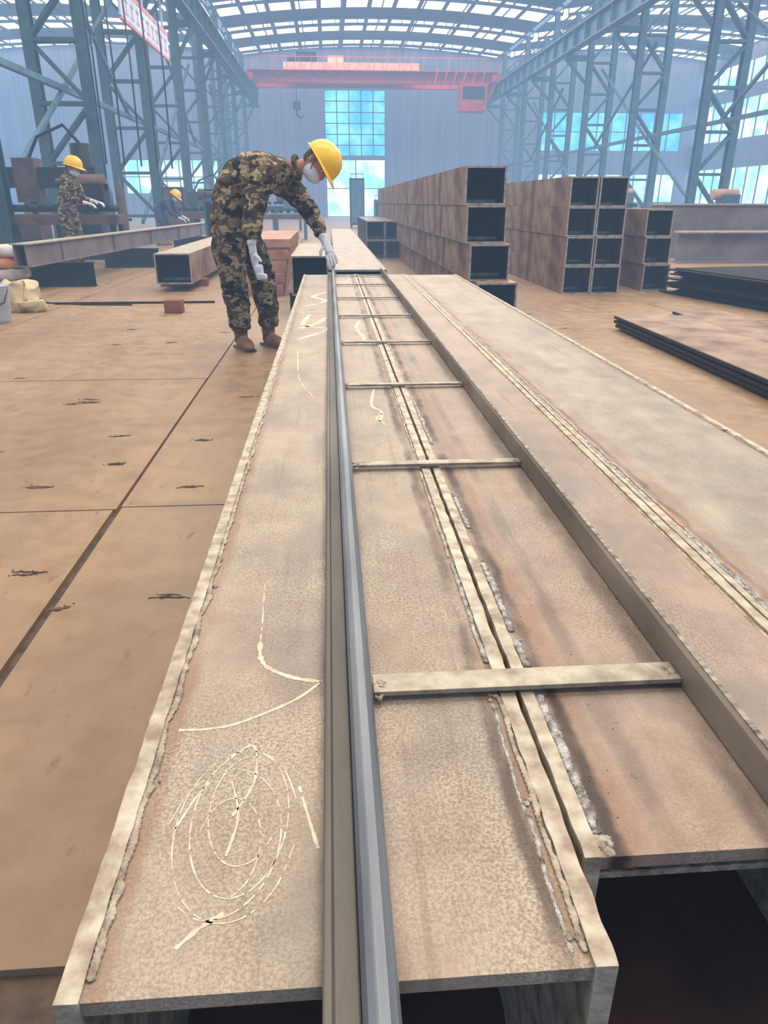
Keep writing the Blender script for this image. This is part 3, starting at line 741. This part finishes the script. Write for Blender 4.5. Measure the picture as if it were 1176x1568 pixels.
def shoe(parent,name,ankle,ang,mat):
    a=Vector(ankle);mb=MB()
    mb.ell((0,.05,.045),(.050,.150,.052),0,20,14)
    for i,v in enumerate(mb.v):
        x,y,z=v
        if z<.0: z=0
        z*= (1-.35*max(0,min(1,(y-.03)/.15)));x*=1+.12*math.sin(max(0,y)*20)
        if z<.02: x*=1.05
        mb.v[i]=(x,y,z)
    mb.tube([(0,-.02,.05),(0,-.025,.09),(0,-.03,.13)],[.050,.048,.052],16,0)
    mb.box(-.045,.045,-.09,.17,0,.018,1)
    for k in range(4): mb.tube([(-.022,.03+k*.022,.094-k*.008),(.022,.03+k*.022,.094-k*.008)],.003,5,2)
    o=mb.build(name,[mat,m_wface,m_mask]);o.parent=parent;o.matrix_parent_inverse=Matrix.Identity(4)
    o.matrix_basis=Matrix.Translation(Vector((a.x,a.y,0))-Vector(parent.location))@Matrix.Rotation(ang,4,'Z');return o
def person(name,J,mat,hd,handspec,feet,masked=True,disp=.03):
    e=empty(name,(J['pel'][0][0],J['pel'][0][1],0))
    ks=['pel','bel','che','upp','nek','shR','elR','wrR','shL','elL','wrL','hiR','knR','anR','hiL','knL','anL']
    ed=[('pel','bel'),('bel','che'),('che','upp'),('upp','nek'),('upp','shR'),('shR','elR'),('elR','wrR'),('upp','shL'),('shL','elL'),('elL','wrL'),('pel','hiR'),('hiR','knR'),('knR','anR'),('pel','hiL'),('hiL','knL'),('knL','anL')]
    pts=[J[k] for k in ks];E=[(ks.index(a),ks.index(b)) for a,b in ed]
    P=list(pts);E2=[]
    for a,b in E:
        if (ks[a],ks[b]) in (('hiR','knR'),('hiL','knL'),('knR','anR'),('knL','anL'),('shR','elR'),('shL','elL'),('elR','wrR'),('elL','wrL')):
            m=(Vector(P[a][0])+Vector(P[b][0]))/2;r=(P[a][1]+P[b][1])/2*1.05;P.append((m,r));i=len(P)-1;E2+=[(a,i),(i,b)]
        else: E2.append((a,b))
    skin('camouflage_suit' if mat is m_camo else 'work_suit',P,E2,mat,e,3,disp,0)
    n0=Vector(J['nek'][0]);hc=Vector(hd[0])
    skin('neck',[(n0-(hc-n0)*.3,.056),(n0+(hc-n0)*.45,.052),(n0+(hc-n0)*.8,.05)],[(0,1),(1,2)],m_skin,e,2)
    mb=MB();dv=(hc-n0).normalized();u=dv.orthogonal().normalized();v=dv.cross(u);pts=[]
    for i in range(17):
        t=2*math.pi*i/16;pts.append(n0+dv*.015+(u*math.cos(t)+v*math.sin(t))*.068)
    mb.tube(pts,.019,8,0);o=mb.build('collar',[mat]);o.parent=e;o.matrix_parent_inverse=Matrix.Translation(e.location).inverted()
    head(e,hd[0],hd[1],hd[2],masked)
    for (nm,w,d,n,c,sd) in handspec: hand(e,nm,w,d,n,c,m_glove,sd,1.08)
    for i,(k,ang) in enumerate(feet): shoe(e,'shoe_%d'%(i+1),J[k][0],ang,m_shoe)
    return e
J=dict(pel=((-.73,5.52,1.0),.165),bel=((-.655,5.51,1.115),.160),che=((-.51,5.49,1.185),.172),upp=((-.36,5.48,1.205),.145),nek=((-.225,5.47,1.215),.066),
 shR=((-.44,5.31,1.16),.092),elR=((-.51,5.25,.91),.070),wrR=((-.525,5.22,.76),.058),
 shL=((-.31,5.63,1.14),.088),elL=((-.14,5.64,.96),.068),wrL=((-.050,5.50,.79),.050),
 hiR=((-.72,5.43,.86),.135),knR=((-.69,5.40,.50),.100),anR=((-.665,5.46,.12),.080),
 hiL=((-.63,5.61,.86),.125),knL=((-.50,5.60,.50),.096),anL=((-.465,5.56,.12),.080))
person('construction_worker',J,m_camo,((-.070,5.44,1.240),(.86,-.05,.48),(.42,-.50,-.74)),
 [('glove_right',(-.52,5.22,.705),(.10,.0,-1),(-.9,-.4,0),.35,1),('glove_left',(-.030,5.47,.735),(.36,-.50,-.80),(.3,-.5,.5),.28,-1)],
 [('anR',math.radians(205)),('anL',math.radians(215))],True,.05)
mb=MB();sack(mb,(-.485,5.19,.565),(.03,.028,.045),0,2);sack(mb,(-.46,5.17,.53),(.03,.02,.03),0,4);o=mb.build('cotton_rag',[m_glove]);o.parent=D.objects['construction_worker'];o.matrix_parent_inverse=Matrix.Translation(D.objects['construction_worker'].location).inverted()
def off(J,dx,dy): return {k:((v[0][0]+dx,v[0][1]+dy,v[0][2]),v[1]) for k,v in J.items()}
J2=dict(pel=((-.05,0,.95),.15),bel=((.0,0,1.06),.14),che=((.03,0,1.20),.155),upp=((.06,0,1.30),.13),nek=((.09,0,1.38),.066),
 shR=((.02,-.19,1.28),.085),elR=((.08,-.24,1.04),.06),wrR=((.28,-.18,1.0),.045),shL=((.08,.19,1.28),.085),elL=((.16,.24,1.04),.06),wrL=((.33,.15,1.02),.045),
 hiR=((-.05,-.1,.86),.115),knR=((-.02,-.12,.48),.085),anR=((-.06,-.13,.12),.07),hiL=((-.04,.1,.86),.115),knL=((.04,.13,.48),.085),anL=((0,.14,.12),.07))
J2=off(J2,-3.95,12.2)
person('construction_worker',J2,m_camo,((-3.80,12.19,1.475),(.3,0,.95),(.9,-.25,-.35)),
 [('glove_right',(-3.65,12.03,.995),(.95,.1,-.2),(0,0,1),.5,1),('glove_left',(-3.60,12.34,1.015),(.95,-.1,-.2),(0,0,1),.5,-1)],
 [('anR',math.radians(-80)),('anL',math.radians(-95))],True,.03)
J3=dict(pel=((-.22,0,.86),.15),bel=((-.13,0,.92),.14),che=((.0,0,.98),.15),upp=((.10,0,1.02),.125),nek=((.18,0,1.06),.064),
 shR=((.06,-.18,1.0),.08),elR=((.14,-.22,.76),.058),wrR=((.32,-.15,.66),.044),shL=((.10,.18,1.0),.08),elL=((.2,.22,.77),.058),wrL=((.36,.14,.68),.044),
 hiR=((-.2,-.11,.78),.11),knR=((-.05,-.16,.46),.083),anR=((-.2,-.15,.12),.066),hiL=((-.2,.11,.78),.11),knL=((-.02,.16,.46),.083),anL=((-.16,.15,.12),.066))
J3=off(J3,-4.05,19.8)
person('construction_worker',J3,m_blues,((-3.80,19.78,1.14),(.6,0,.8),(.75,-.25,-.6)),
 [('glove_right',(-3.70,19.65,.64),(.9,.1,-.4),(0,0,1),.5,1),('glove_left',(-3.66,19.94,.66),(.9,-.1,-.4),(0,0,1),.5,-1)],
 [('anR',math.radians(-85)),('anL',math.radians(-95))],True,.02)
# ---------------------------------------------------------------- lights
def area(name,loc,sx,sy,p,col,rot=(0,0,0)):
    l=D.lights.new(name,'AREA');l.shape='RECTANGLE';l.size=sx;l.size_y=sy;l.energy=p;l.color=col
    o=D.objects.new(name,l);o.location=loc;o.rotation_euler=rot;scene.collection.objects.link(o)
for y,p in ((-2,160),(6,740),(16,980),(28,950),(40,950),(52,850)):
    area('skylight_lamp',(3.3,y,9.6),14,4,p,(1,.955,.89))
# smoky hall air: glowing world volume stands in for lit haze and ambient fill
w=D.worlds.new('world');scene.world=w;w.use_nodes=True;t=w.node_tree;b=t.nodes['Background'];b.inputs[0].default_value=(.78,.88,1,1);b.inputs[1].default_value=.0
k=.0125
a=t.nodes.new('ShaderNodeVolumeAbsorption');a.inputs[0].default_value=(0,0,0,1);a.inputs[1].default_value=k
e=t.nodes.new('ShaderNodeEmission');e.inputs[0].default_value=(.35,.53,.78,1);e.inputs[1].default_value=k*1.0
ad=t.nodes.new('ShaderNodeAddShader');t.links.new(a.outputs[0],ad.inputs[0]);t.links.new(e.outputs[0],ad.inputs[1])
out=[n for n in t.nodes if n.type=='OUTPUT_WORLD'][0];t.links.new(ad.outputs[0],out.inputs['Volume'])
scene.view_settings.view_transform='Standard'
